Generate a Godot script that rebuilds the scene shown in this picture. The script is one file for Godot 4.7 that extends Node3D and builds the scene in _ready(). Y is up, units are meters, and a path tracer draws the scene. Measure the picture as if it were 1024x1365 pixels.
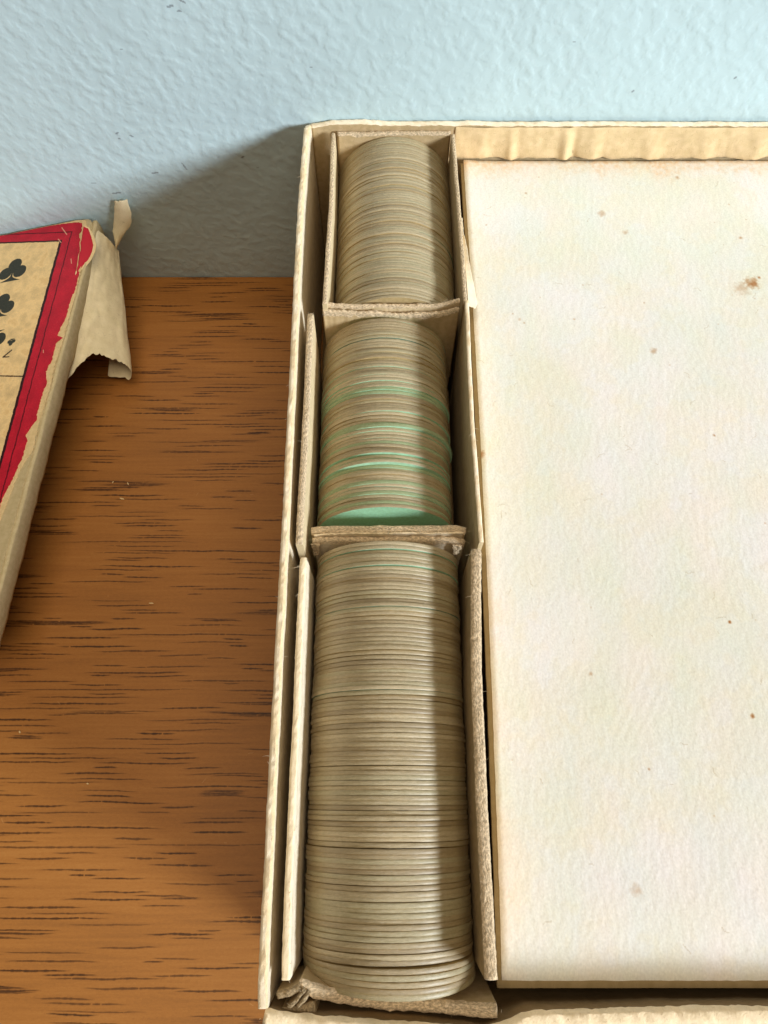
extends Node3D

# Lengths in the builders are millimetres; everything is committed in metres.
const MM := 0.001
const CHIP_R := 17.3

var rng := RandomNumberGenerator.new()
var noise := FastNoiseLite.new()
var M := {}

func _ready():
	rng.seed = 7
	noise.seed = 11
	noise.noise_type = FastNoiseLite.TYPE_SIMPLEX_SMOOTH
	noise.frequency = 1.0
	noise.fractal_type = FastNoiseLite.FRACTAL_NONE
	# ---- camera
	var cam := Camera3D.new()
	cam.name = "camera"
	cam.fov = 71.6
	cam.near = 0.01
	cam.far = 20.0
	cam.position = Vector3(0, 215.6, 185.5) * MM
	cam.rotation_degrees = Vector3(-67.6, 0, 0)
	add_child(cam)
	cam.current = true
	# ---- the dim light of the room all round, exposure
	var we := WorldEnvironment.new()
	we.name = "environment"
	var e := Environment.new()
	e.background_mode = Environment.BG_COLOR
	e.background_color = Color(0.26, 0.245, 0.225)
	e.background_energy_multiplier = 1.0
	e.tonemap_mode = Environment.TONE_MAPPER_LINEAR
	e.tonemap_exposure = 1.0
	e.sdfgi_enabled = true
	e.ssao_enabled = true
	e.ssil_enabled = true
	we.environment = e
	add_child(we)
	# ---- the window, right and a little in front
	var win := AreaLight3D.new()
	win.name = "window_light"
	win.area_size = Vector2(0.9, 0.64)
	win.area_normalize_energy = true
	win.light_energy = 15.0
	win.light_color = Color(0.95, 0.98, 1.0)
	win.area_range = 6.0
	win.shadow_enabled = true
	var dir := Vector3(1.0, 0.44, 0.62).normalized()
	var aim := Vector3(0.0, 0.06, 0.1)
	add_child(win)
	win.look_at_from_position(aim + dir * 3.2, aim, Vector3.UP)
	# ---- the warm bright ceiling, high above and a little to the right
	var top := AreaLight3D.new()
	top.name = "ceiling_light"
	top.area_size = Vector2(1.5, 1.3)
	top.area_normalize_energy = true
	top.light_energy = 2.25
	top.light_color = Color(1.0, 0.925, 0.80)
	top.area_range = 6.0
	top.shadow_enabled = true
	add_child(top)
	top.look_at_from_position(aim + Vector3(0.10, 1.0, 0.10).normalized() * 1.8, aim, Vector3.FORWARD)
	make_materials()
	build_setting()
	build_box()
	build_trays()
	build_board()
	build_chips()
	build_lid()
	build_crumbs()

# ------------------------------------------------------------------ helpers
func n1(x: float, y := 0.0, z := 0.0) -> float:
	return noise.get_noise_3d(x, y, z)

func fbm(x: float, y := 0.0, z := 0.0) -> float:
	return n1(x, y, z) * 0.6 + n1(x * 2.1 + 31.0, y * 2.1, z * 2.1) * 0.3 + n1(x * 4.3, y * 4.3 + 17.0, z * 4.3) * 0.15

func tag(o: Node, label: String, category: String, group := "", kind := ""):
	if label: o.set_meta("label", label)
	if category: o.set_meta("category", category)
	if group: o.set_meta("group", group)
	if kind: o.set_meta("kind", kind)

func thing(called: String, label: String, category: String, at := Vector3.ZERO, group := "") -> Node3D:
	var o := Node3D.new()
	o.name = called
	o.position = at * MM
	add_child(o, true)
	tag(o, label, category, group)
	return o

var used := {}
func numbered(called: String) -> String:
	used[called] = used.get(called, -1) + 1
	return called if used[called] == 0 else "%s_%03d" % [called, used[called]]

func put(called: String, mesh: Mesh, mats, parent: Node) -> MeshInstance3D:
	var o := MeshInstance3D.new()
	if parent == self:
		o.name = numbered(called)
	else:
		var k := 0
		for c in parent.get_children():
			if c.get_meta("said", "") == called: k += 1
		o.name = called if k == 0 else "%s_%03d" % [called, k]
		o.set_meta("said", called)
	o.mesh = mesh
	if mats is Array:
		for i in mats.size(): o.set_surface_override_material(i, mats[i])
	else:
		o.set_surface_override_material(0, mats)
	parent.add_child(o, true)
	return o

# triangles (clockwise from outside), millimetres -> a surface
func surface(am: ArrayMesh, v: PackedVector3Array, idx: PackedInt32Array, uv := PackedVector2Array(), flat := false):
	if flat:
		var v2 := PackedVector3Array()
		var u2 := PackedVector2Array()
		for i in idx:
			v2.append(v[i])
			if uv.size(): u2.append(uv[i])
		v = v2
		uv = u2
		idx = PackedInt32Array(range(v.size()))
	var nn := PackedVector3Array()
	nn.resize(v.size())
	for k in range(0, idx.size(), 3):
		var a := v[idx[k]]
		var c := (v[idx[k + 2]] - a).cross(v[idx[k + 1]] - a)
		nn[idx[k]] += c
		nn[idx[k + 1]] += c
		nn[idx[k + 2]] += c
	var vm := PackedVector3Array()
	vm.resize(v.size())
	for i in v.size():
		nn[i] = nn[i].normalized() if nn[i].length_squared() > 0 else Vector3.UP
		vm[i] = v[i] * MM
	var arr := []
	arr.resize(Mesh.ARRAY_MAX)
	arr[Mesh.ARRAY_VERTEX] = vm
	arr[Mesh.ARRAY_NORMAL] = nn
	arr[Mesh.ARRAY_INDEX] = idx
	if uv.size(): arr[Mesh.ARRAY_TEX_UV] = uv
	am.add_surface_from_arrays(Mesh.PRIMITIVE_TRIANGLES, arr)

func quad(idx: PackedInt32Array, a: int, b: int, c: int, d: int):
	# a b along u, d c the next row; front = du x dv
	idx.append_array(PackedInt32Array([a, d, b, b, d, c]))

# A sheet of paper or card: p(u, v) in mm for u, v in 0..1, with a thickness behind it.
func sheet(nu: int, nv: int, p: Callable, thick: float, uvf = null) -> ArrayMesh:
	var v := PackedVector3Array()
	var uv := PackedVector2Array()
	var idx := PackedInt32Array()
	var w := nu + 1
	for j in nv + 1:
		for i in w:
			var q: Vector3 = p.call(float(i) / nu, float(j) / nv)
			v.append(q)
			if uvf != null: uv.append(uvf.call(q))
	var nrm := PackedVector3Array()
	for j in nv + 1:
		for i in w:
			var du := v[j * w + mini(i + 1, nu)] - v[j * w + maxi(i - 1, 0)]
			var dv := v[mini(j + 1, nv) * w + i] - v[maxi(j - 1, 0) * w + i]
			nrm.append(du.cross(dv).normalized())
	var half := v.size()
	for i in half:
		v.append(v[i] - nrm[i] * thick)
		if uvf != null: uv.append(uv[i])
	for j in nv:
		for i in nu:
			quad(idx, j * w + i, j * w + i + 1, (j + 1) * w + i + 1, (j + 1) * w + i)
			quad(idx, half + j * w + i + 1, half + j * w + i, half + (j + 1) * w + i, half + (j + 1) * w + i + 1)
	var rim := PackedInt32Array()
	for i in w: rim.append(i)
	for j in range(1, nv + 1): rim.append(j * w + nu)
	for i in range(nu - 1, -1, -1): rim.append(nv * w + i)
	for j in range(nv - 1, 0, -1): rim.append(j * w)
	for k in rim.size():
		var a := rim[k]
		var b := rim[(k + 1) % rim.size()]
		quad(idx, a + half, b + half, b, a)
	var am := ArrayMesh.new()
	surface(am, v, idx, uv)
	return am

# A prism with any outline: pts in the plane's own 2-D, lifted by p(pt, side) with side 0 top, 1 bottom.
func prism(pts: PackedVector2Array, p: Callable, uvf = null) -> ArrayMesh:
	var tri := Geometry2D.triangulate_polygon(pts)
	var v := PackedVector3Array()
	var uv := PackedVector2Array()
	for s in 2:
		for q in pts:
			v.append(p.call(q, s))
			if uvf != null: uv.append(uvf.call(q))
	var n := pts.size()
	var idx := PackedInt32Array()
	for k in range(0, tri.size(), 3):
		var a := v[tri[k]]
		var up := (v[tri[k + 2]] - a).cross(v[tri[k + 1]] - a).y > 0
		var t := [tri[k], tri[k + 1], tri[k + 2]] if up else [tri[k], tri[k + 2], tri[k + 1]]
		idx.append_array(PackedInt32Array([t[0], t[1], t[2], t[0] + n, t[2] + n, t[1] + n]))
	var area := 0.0
	for i in n: area += pts[i].cross(pts[(i + 1) % n])
	for i in n:
		var j := (i + 1) % n
		if area > 0: quad(idx, i, j, j + n, i + n)
		else: quad(idx, j, i, i + n, j + n)
	var am := ArrayMesh.new()
	surface(am, v, idx, uv, true)
	return am

# A standing cardboard wall. path: centre points of its top edge (x, top, z). Returns [faces, edge].
# o: base (y of the foot), t thickness, lean (mm the foot lies to the right of the top, per side normal), rag, wave, band, seed, step
func wall_of(path: Array, o: Dictionary) -> Array:
	var base: float = o.get("base", 2.5)
	var t: float = o.get("t", 1.6)
	var lean: float = o.get("lean", 0.0)
	var rag: float = o.get("rag", 0.25)
	var wave: float = o.get("wave", 0.15)
	var band: float = o.get("band", 0.35)
	var sd: float = o.get("seed", 1.0) * 13.7
	var step: float = o.get("step", 0.7)
	var pts := []
	for k in path.size() - 1:
		var a: Vector3 = path[k]
		var b: Vector3 = path[k + 1]
		var m := maxi(1, int(a.distance_to(b) / step))
		for i in m: pts.append(a.lerp(b, float(i) / m))
	pts.append(path[-1])
	var nf := 7       # rows on each face
	var fv := PackedVector3Array()
	var ev := PackedVector3Array()
	var along := 0.0
	for k in pts.size():
		var q: Vector3 = pts[k]
		if k: along += q.distance_to(pts[k - 1])
		var tan: Vector3 = (pts[mini(k + 1, pts.size() - 1)] - pts[maxi(k - 1, 0)])
		tan.y = 0
		tan = tan.normalized()
		var right := Vector3(-tan.z, 0, tan.x)
		var top := q.y + rag * (fbm(along * 0.05, sd) * 1.2 + fbm(along * 0.4, sd + 5.0) * 0.25 - 1.2 * maxf(0.0, n1(along * 0.16, sd + 77.0) - 0.55))
		var tl := t * 0.5 + rag * 0.22 * fbm(along * 0.7, sd + 9.0)
		var tr := t * 0.5 + rag * 0.22 * fbm(along * 0.7, sd + 23.0)
		var bl := band * (1.0 + 0.9 * fbm(along * 0.35, sd + 40.0))
		var br := band * (1.0 + 0.9 * fbm(along * 0.35, sd + 60.0))
		var at := func(across: float, h: float) -> Vector3:
			var f := 1.0 - (h - base) / (q.y - base)
			var w := wave * fbm(along * 0.06, h * 0.08, sd) * (0.35 + 0.65 * f)
			return Vector3(q.x, h, q.z) + right * (across + lean * f + w)
		for s in nf:   # left face, foot to top
			fv.append(at.call(-tl, lerpf(base, top - bl, pow(float(s) / (nf - 1), 0.7))))
		for s in nf:   # right face, top to foot
			fv.append(at.call(tr, lerpf(top - br, base, pow(float(s) / (nf - 1), 1.4))))
		var fz := 0.26 * rag
		ev.append(fv[-nf - 1])
		ev.append(at.call(-tl * 0.72, top - band * 0.22 + fz * n1(along * 1.9, sd)))
		ev.append(at.call(-tl * clampf(0.42 + 0.55 * fbm(along * 0.14, sd + 90.0) + 0.12 * n1(along * 1.1, sd), 0.0, 0.7), top + fz * 2.0 * n1(along * 2.3, sd + 3.0)))
		ev.append(at.call(tr * 0.25, top + fz * 2.0 * n1(along * 2.1, sd + 7.0)))
		ev.append(at.call(tr * 0.72, top - band * 0.22 + fz * n1(along * 1.7, sd + 11.0)))
		ev.append(fv[-nf])
	var out := []
	for pass_ in 3:
		var v := fv if pass_ == 0 else ev
		var w := nf * 2 if pass_ == 0 else 6
		var idx := PackedInt32Array()
		for k in pts.size() - 1:
			for s in w - 1:
				if pass_ == 0 and s == nf - 1: continue
				if o.get("rubbed", false) and ((pass_ == 1 and s < 2) or (pass_ == 2 and s >= 2)): continue
				if pass_ == 2 and not o.get("rubbed", false): continue
				quad(idx, k * w + s + 1, k * w + s, (k + 1) * w + s, (k + 1) * w + s + 1)
		for endk in [0, pts.size() - 1]:
			if pass_ == 2: continue
			var b0: int = endk * w
			for s in range(1, w - 1):
				if endk == 0: idx.append_array(PackedInt32Array([b0, b0 + s + 1, b0 + s]))
				else: idx.append_array(PackedInt32Array([b0, b0 + s, b0 + s + 1]))
		if idx.is_empty(): continue
		var am := ArrayMesh.new()
		surface(am, v, idx)
		out.append(am)
	return out

func stand(called: String, path: Array, o: Dictionary, face_mat, edge_mat, parent: Node) -> MeshInstance3D:
	var r := wall_of(path, o)
	var f := put(called, r[0], face_mat, parent)
	put("raw_edge", r[1], edge_mat, f)
	if r.size() > 2: put("rubbed_edge", r[2], M.rubbed, f)
	if o.get("fuzz", 0) > 0:
		put("paper_fibres", fibres(path, o), edge_mat, f).set_meta("kind", "stuff")
	return f

# short torn fibres along an edge
func fibres(path: Array, o: Dictionary) -> ArrayMesh:
	var v := PackedVector3Array()
	var idx := PackedInt32Array()
	for n in int(o.fuzz):
		var k := rng.randi_range(0, path.size() - 2)
		var a: Vector3 = path[k]
		var b: Vector3 = path[k + 1]
		var p := a.lerp(b, rng.randf()) + Vector3(rng.randf_range(-0.5, 0.5) * o.get("t", 1.6), -0.15, rng.randf_range(-0.5, 0.5) * 0.4)
		var d := Vector3(rng.randf_range(-1, 1), rng.randf_range(-0.2, 0.8), rng.randf_range(-1, 1)).normalized()
		var bend := Vector3(rng.randf_range(-1, 1), rng.randf_range(-0.6, 0.4), rng.randf_range(-1, 1)) * 0.5
		var L := rng.randf_range(0.3, 1.3)
		var r := rng.randf_range(0.03, 0.055)
		var f0 := v.size()
		for s in 4:
			var c := p + d * L * s / 3.0 + bend * L * pow(s / 3.0, 2.0)
			for m in 3:
				var an := TAU * m / 3.0
				var side := d.cross(Vector3(0.3, 0.5, 0.8)).normalized()
				v.append(c + (side * cos(an) + d.cross(side) * sin(an)) * r * (1.0 - 0.7 * s / 3.0))
		for s in 3:
			for m in 3:
				quad(idx, f0 + s * 3 + m, f0 + s * 3 + (m + 1) % 3, f0 + s * 3 + 3 + (m + 1) % 3, f0 + s * 3 + 3 + m)
	var am := ArrayMesh.new()
	surface(am, v, idx)
	return am

func slab(a: Vector3, b: Vector3, bev := 0.3) -> ArrayMesh:
	# a box with chamfered edges between two corners
	var v := PackedVector3Array()
	var idx := PackedInt32Array()
	var c := (a + b) * 0.5
	var h := (b - a) * 0.5
	var st := SurfaceTool.new()
	var ring := []
	for y in [[-h.y, bev], [-h.y + bev, 0.0], [h.y - bev, 0.0], [h.y, bev]]:
		var i0: float = y[1]
		for q in [Vector2(-h.x + i0, -h.z + i0 + bev), Vector2(-h.x + i0 + bev, -h.z + i0), Vector2(h.x - i0 - bev, -h.z + i0), Vector2(h.x - i0, -h.z + i0 + bev), Vector2(h.x - i0, h.z - i0 - bev), Vector2(h.x - i0 - bev, h.z - i0), Vector2(-h.x + i0 + bev, h.z - i0), Vector2(-h.x + i0, h.z - i0 - bev)]:
			v.append(c + Vector3(q.x, y[0], q.y))
	for r in 3:
		for k in 8:
			quad(idx, r * 8 + k, r * 8 + (k + 1) % 8, r * 8 + 8 + (k + 1) % 8, r * 8 + 8 + k)
	for k in range(1, 7):
		idx.append_array(PackedInt32Array([0, k + 1, k]))
		idx.append_array(PackedInt32Array([24, 24 + k, 25 + k]))
	# orient every triangle outwards
	for k in range(0, idx.size(), 3):
		var p := v[idx[k]]
		var n := (v[idx[k + 2]] - p).cross(v[idx[k + 1]] - p)
		if n.dot(p - c) < 0:
			var s := idx[k + 1]
			idx[k + 1] = idx[k + 2]
			idx[k + 2] = s
	var am := ArrayMesh.new()
	surface(am, v, idx, PackedVector2Array(), true)
	return am

# ------------------------------------------------------------------ materials
func tex(im: Image) -> ImageTexture:
	im.generate_mipmaps()
	return ImageTexture.create_from_image(im)

func noise_image(w: int, h: int, f: float, sd: int, oct := 3) -> Image:
	var n := FastNoiseLite.new()
	n.seed = sd
	n.noise_type = FastNoiseLite.TYPE_SIMPLEX_SMOOTH
	n.frequency = f
	n.fractal_octaves = oct
	return n.get_seamless_image(w, h)

func mat(c: Color, rough := 0.9, t: Texture2D = null, h: Texture2D = null, hs := 0.0, tile := 0.0) -> StandardMaterial3D:
	var m := StandardMaterial3D.new()
	m.albedo_color = c
	m.roughness = rough
	m.metallic_specular = 0.35
	if t: m.albedo_texture = t
	if h:
		m.heightmap_enabled = true
		m.heightmap_texture = h
		m.heightmap_scale = hs
	if tile > 0.0:
		m.uv1_triplanar = true
		m.uv1_scale = Vector3.ONE * (1000.0 / tile)
	return m

func c8(r: int, g: int, b: int) -> Color:
	return Color(r / 255.0, g / 255.0, b / 255.0)

func make_materials():
	# paper: soft mottle with a few dark fibres
	var a := noise_image(512, 512, 0.012, 3, 4)
	var b := noise_image(512, 512, 0.09, 4, 3)
	var im := Image.create(512, 512, false, Image.FORMAT_RGB8)
	var hi := Image.create(512, 512, false, Image.FORMAT_RGB8)
	for y in 512:
		for x in 512:
			var m := a.get_pixel(x, y).r
			var f := b.get_pixel(x, y).r
			var s := 0.90 + 0.10 * m - 0.05 * f
			im.set_pixel(x, y, Color(s + 0.02, s + 0.005 * m, s - 0.05 * (1.0 - m)))
			var hh := 0.55 * m + 0.45 * f
			hi.set_pixel(x, y, Color(hh, hh, hh))
	for k in 240:
		var p := Vector2(rng.randf() * 512, rng.randf() * 512)
		var d := rng.randf() * TAU
		var dk := rng.randf_range(0.72, 0.9)
		for s in rng.randi_range(3, 22):
			d += rng.randf_range(-0.35, 0.35)
			p += Vector2(cos(d), sin(d))
			var px := posmod(int(p.x), 512)
			var py := posmod(int(p.y), 512)
			im.set_pixel(px, py, im.get_pixel(px, py) * Color(dk, dk * 0.96, dk * 0.9))
	var paper := tex(im)
	var paper_h := tex(hi)
	# chipboard: coarse grey-brown fibres
	var r1 := noise_image(512, 512, 0.05, 21, 4)
	var r2 := noise_image(512, 512, 0.22, 22, 2)
	var raw := Image.create(512, 512, false, Image.FORMAT_RGB8)
	var rawh := Image.create(512, 512, false, Image.FORMAT_RGB8)
	for y in 512:
		for x in 512:
			var m := r1.get_pixel(x, y).r
			var f := r2.get_pixel(x, y).r
			var s := clampf(0.80 + 0.6 * (m - 0.5) + 0.4 * (f - 0.5), 0.2, 1.0)
			raw.set_pixel(x, y, Color(s, s * 0.97, s * 0.93))
			var hh := clampf(0.5 * m + 0.5 * f, 0, 1)
			rawh.set_pixel(x, y, Color(hh, hh, hh))
	var raw_t := tex(raw)
	var raw_h := tex(rawh)
	M.paper = mat(c8(226, 208, 172), 0.85, paper, paper_h, 0.006, 24.0)
	M.paper_white = mat(c8(244, 234, 214), 0.85, paper, paper_h, 0.006, 21.0)
	M.lining = mat(c8(238, 214, 172), 0.75, paper, paper_h, 0.006, 26.0)
	M.kraft = mat(c8(206, 184, 146), 0.9, paper, paper_h, 0.008, 17.0)
	M.raw = mat(c8(244, 226, 198), 1.0, raw_t, raw_h, 0.02, 10.0)
	M.raw.uv1_scale = Vector3(38, 90, 90)
	M.raw_z = M.raw.duplicate()
	M.raw_z.uv1_scale = Vector3(90, 90, 38)
	M.raw_pale = mat(c8(255, 240, 212), 1.0, paper, raw_h, 0.014, 18.0)
	# worn paper edge: pale, rubbed through to tan in grainy patches
	var worn := Image.create(512, 512, false, Image.FORMAT_RGB8)
	var wn := noise_image(512, 512, 0.008, 24, 5)
	for y in 512:
		for x in 512:
			var m := wn.get_pixel(x, y).r
			var f := r2.get_pixel(x, y).r
			var k := 0.4 * smoothstep(0.46, 0.74, m + 0.3 * (f - 0.5))
			var s := 0.95 + 0.12 * (f - 0.5)
			var c := Color(s, s * 0.975, s * 0.93).lerp(Color(0.84 * s, 0.72 * s, 0.53 * s), k)
			worn.set_pixel(x, y, c)
	M.worn = mat(c8(255, 247, 232), 0.9, tex(worn), raw_h, 0.012, 22.0)
	M.worn.uv1_scale = Vector3(34, 34, 34)
	M.rubbed = mat(c8(236, 218, 184), 0.95, paper, raw_h, 0.010, 16.0)
	M.raw_grey = mat(c8(190, 172, 142), 1.0, raw_t, raw_h, 0.02, 13.0)
	M.leaf = mat(c8(158, 140, 106), 0.95, paper, paper_h, 0.006, 16.0)
	M.floor = mat(c8(150, 128, 96), 0.95, paper, paper_h, 0.006, 24.0)
	M.board_grey = mat(c8(206, 190, 152), 0.95, paper, paper_h, 0.01, 14.0)
	M.cream_tear = mat(c8(240, 214, 166), 0.95, paper, raw_h, 0.01, 12.0)
	M.flap = mat(c8(255, 244, 212), 0.8, paper, paper_h, 0.004, 30.0)
	M.paper_h = paper_h
	# the rim of a chip: fine stripes along the rim, with specks
	var rn := FastNoiseLite.new()
	rn.seed = 31
	rn.noise_type = FastNoiseLite.TYPE_SIMPLEX_SMOOTH
	rn.frequency = 1.0
	rn.fractal_octaves = 2
	var rim := Image.create(1024, 128, false, Image.FORMAT_RGB8)
	var rimh := Image.create(1024, 128, false, Image.FORMAT_RGB8)
	for y in 128:
		for x in 1024:
			var st := rn.get_noise_2d(x * 0.006, y * 0.16)
			var sp := rn.get_noise_2d(x * 0.16 + 500.0, y * 0.3)
			var md := rn.get_noise_2d(x * 0.02 + 900.0, y * 0.05)
			var s := clampf(0.83 + 0.07 * st + 0.24 * sp + 0.05 * md, 0.2, 1.0)
			rim.set_pixel(x, y, Color(s, s * 0.99, s * (0.975 + 0.03 * md)))
			var hh := clampf(0.5 + 0.14 * st + 0.5 * sp, 0, 1)
			rimh.set_pixel(x, y, Color(hh, hh, hh))
	var rim_t := tex(rim)
	var rim_h := tex(rimh)
	M.rims = []
	for c in [c8(198, 178, 134), c8(192, 172, 128), c8(212, 193, 151), c8(184, 162, 117), c8(201, 184, 142), c8(195, 181, 138), c8(176, 154, 110)]:
		var m := mat(c, 0.45, rim_t, rim_h, 0.013)
		m.metallic_specular = 1.0
		m.clearcoat_enabled = true
		m.clearcoat = 1.0
		m.clearcoat_roughness = 0.46
		m.metallic = 0.12
		m.uv1_scale = Vector3(1, 1, 1)
		M.rims.append(m)
	M.rim_green = mat(c8(172, 188, 146), 0.42, rim_t, rim_h, 0.008)
	M.face = mat(c8(200, 180, 136), 0.7, paper, paper_h, 0.004, 15.0)
	M.face_green = mat(c8(188, 236, 206), 0.6, paper, paper_h, 0.004, 9.0)
	M.face_green_deep = mat(c8(168, 224, 190), 0.65, paper, paper_h, 0.006, 7.0)
	M.face_teal = mat(c8(104, 150, 132), 0.7, paper, paper_h, 0.004, 13.0)
	make_wood()
	make_wall()
	make_card()

func make_wood():
	# 240 x 300 mm at 6 px a millimetre; the grain runs along x
	var W := 1440
	var H := 1800
	var im := Image.create(W, H, false, Image.FORMAT_RGB8)
	var hi := Image.create(W, H, false, Image.FORMAT_L8)
	hi.fill(Color(0.8, 0.8, 0.8))
	var big := FastNoiseLite.new()
	big.seed = 51
	big.noise_type = FastNoiseLite.TYPE_SIMPLEX_SMOOTH
	big.frequency = 1.0
	big.fractal_octaves = 3
	var gi := noise_image(512, 512, 0.35, 52, 2)
	var dark := Color(0.515, 0.33, 0.15)
	var mid := Color(0.625, 0.405, 0.18)
	var lite := Color(0.69, 0.475, 0.24)
	for y in H:
		var z := y / 6.0
		var streak := 0.0
		for x in W:
			if x % 12 == 0:
				streak = 0.5 * big.get_noise_2d(x / 6.0 * 0.010, z * 0.075) + 0.5 * big.get_noise_2d(x / 6.0 * 0.03 + 40.0, z * 0.75)
			var g := gi.get_pixel((x / 4) % 512, y % 512).r - 0.5
			var g2 := gi.get_pixel(x % 512, (y + 200) % 512).r - 0.5
			var s := streak * 0.75 + g * 0.5 + g2 * 0.35
			var c := mid.lerp(lite, clampf(s, 0, 1)) if s > 0 else mid.lerp(dark, clampf(-s, 0, 1))
			im.set_pixel(x, y, c)
	# pores: dark tapering dashes, some in dense hatched flecks
	var spots := []
	for row in 232:
		var px0 := -rng.randf() * 260.0
		while px0 < W:
			var L0 := rng.randf_range(28, 115) * (1.8 if rng.randf() < 0.16 else 1.0)
			spots.append([px0 + L0, row * H / 232.0 + rng.randf_range(-3.0, 3.0), L0])
			px0 += 2.0 * L0 + rng.randf_range(10, 210)
	for sp in spots:
		var cx: float = sp[0]
		var cy: float = sp[1]
		var L0: float = sp[2]
		var fleck := rng.randf() < 0.09
		var strands := rng.randi_range(3, 5) if fleck else 1
		for sN in strands:
			var L := L0 * rng.randf_range(0.5, 1.0)
			var ox := cx + rng.randf_range(-0.35, 0.35) * L0
			var oy := cy + (sN - strands * 0.5) * rng.randf_range(1.5, 2.3)
			var th := rng.randf_range(0.4, 1.15) * (0.7 if fleck else 1.0)
			var dens := rng.randf_range(0.6, 1.0)
			for i in range(int(-L), int(L) + 1):
				var f := absf(i / L)
				var x := ox + i
				var wy := oy + 3.0 * big.get_noise_2d(x / 6.0 * 0.018, oy / 6.0 * 0.02 + 80.0) + 1.0 * big.get_noise_2d(x / 6.0 * 0.1, oy * 0.3)
				var broken := big.get_noise_2d(x * 0.09, oy * 0.7 + 300.0)
				var half := th * (1.0 - f * f) * (1.0 + 0.9 * broken) + 0.25
				if broken < -0.62: continue
				for yy in range(int(wy - half - 1), int(wy + half + 2)):
					var al := clampf(half + 0.5 - absf(yy - wy), 0, 1) * dens * clampf(3.0 * (1.0 - f), 0, 1)
					if al <= 0.02: continue
					var px := posmod(int(x), W)
					var py := posmod(yy, H)
					im.set_pixel(px, py, im.get_pixel(px, py).lerp(Color(0.25, 0.135, 0.04), al))
					var hh := minf(hi.get_pixel(px, py).r, 0.8 - 0.6 * al)
					hi.set_pixel(px, py, Color(hh, hh, hh))
	# small scuffs
	for k in 60:
		var p := Vector2(rng.randf() * W, rng.randf() * H)
		var d := Vector2(rng.randf_range(-1, 1), rng.randf_range(-0.5, 0.5)).normalized()
		for s in rng.randi_range(2, 9):
			var px := posmod(int(p.x + d.x * s), W)
			var py := posmod(int(p.y + d.y * s), H)
			im.set_pixel(px, py, im.get_pixel(px, py).lerp(Color(0.8, 0.62, 0.42), 0.45))
	M.wood = mat(Color.WHITE, 0.52, tex(im), tex(hi), 0.006)
	M.wood.metallic_specular = 0.4
	M.wood.uv1_scale = Vector3(1, 1, 1)

func make_wall():
	# 150 mm tiles of rolled paint: low swirling lumps; a sparse set of marks in the colour
	var n := FastNoiseLite.new()
	n.seed = 71
	n.noise_type = FastNoiseLite.TYPE_SIMPLEX_SMOOTH
	n.frequency = 0.045
	n.fractal_octaves = 4
	n.fractal_gain = 0.5
	n.domain_warp_enabled = true
	n.domain_warp_amplitude = 9.0
	n.domain_warp_frequency = 0.02
	var a := n.get_image(2048, 820)
	n.frequency = 0.011
	n.seed = 73
	var a2 := n.get_image(2048, 820)
	var b := noise_image(1024, 1024, 0.004, 72, 3)
	var hi := Image.create(2048, 820, false, Image.FORMAT_RGB8)
	for y in 820:
		for x in 2048:
			var m := a.get_pixel(x, y).r
			var h := smoothstep(0.3, 0.8, m) * 0.62 + smoothstep(0.35, 0.75, a2.get_pixel(x, y).r) * 0.38
			h *= 0.55 + 0.45 * b.get_pixel(x % 1024, y).r
			hi.set_pixel(x, y, Color(h, h, h))
	var W := 1600
	var H := 640
	var im := Image.create(W, H, false, Image.FORMAT_RGB8)
	var base := c8(196, 219, 226)
	for y in H:
		for x in W:
			var t := b.get_pixel(x % 1024, y % 1024).r - 0.5
			var s := 1.0 + 0.03 * t
			im.set_pixel(x, y, Color(base.r * s, base.g * s, base.b * s))
	# marks (mm on the wall: x, height, length, angle)
	for k in [[-51, 100.5, 2.6, -0.6], [-54, 99, 1.4, 0.2], [-52, 97.8, 0.8, 0.0], [-80, 62.5, 1.0, 0.5], [-76, 61.5, 1.1, -0.6], [-80, 60.6, 0.5, 0], [-63, 50.5, 2.6, 1.9], [-73, 48, 2.0, 0.1], [-88, 40, 3.2, 0.15], [-94, 44, 1.5, 0.0], [-44, 54, 1.0, 0.6], [-40, 50, 0.6, 0], [70, 76, 0.7, 0.2], [97, 80, 0.7, 0.9], [30, 112, 0.8, -0.2], [-20, 83, 0.4, 0.0], [-70, 88, 0.5, 0], [-105, 96, 0.6, 0.4], [50, 90, 0.5, 0.0]]:
		for s in 60:
			var f := s / 59.0 - 0.5
			var mx: float = k[0] + cos(k[3]) * k[2] * f
			var my: float = k[1] + sin(k[3]) * k[2] * f
			var rad := 0.12 * (1.0 - 3.2 * f * f) + 0.05
			for yy in range(int((160.0 - my - rad) * 4) , int((160.0 - my + rad) * 4) + 2):
				for xx in range(int((mx + 200.0 - rad) * 4), int((mx + 200.0 + rad) * 4) + 2):
					if Vector2(xx / 4.0 - 200.0 - mx, 160.0 - yy / 4.0 - my).length() < rad + 0.08:
						im.set_pixel(clampi(xx, 0, W - 1), clampi(yy, 0, H - 1), c8(146, 160, 168))
	M.wall = mat(Color.WHITE, 0.55, tex(im), tex(hi), 0.012)
	M.wall.metallic_specular = 0.4
	M.wall_himg = hi

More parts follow.
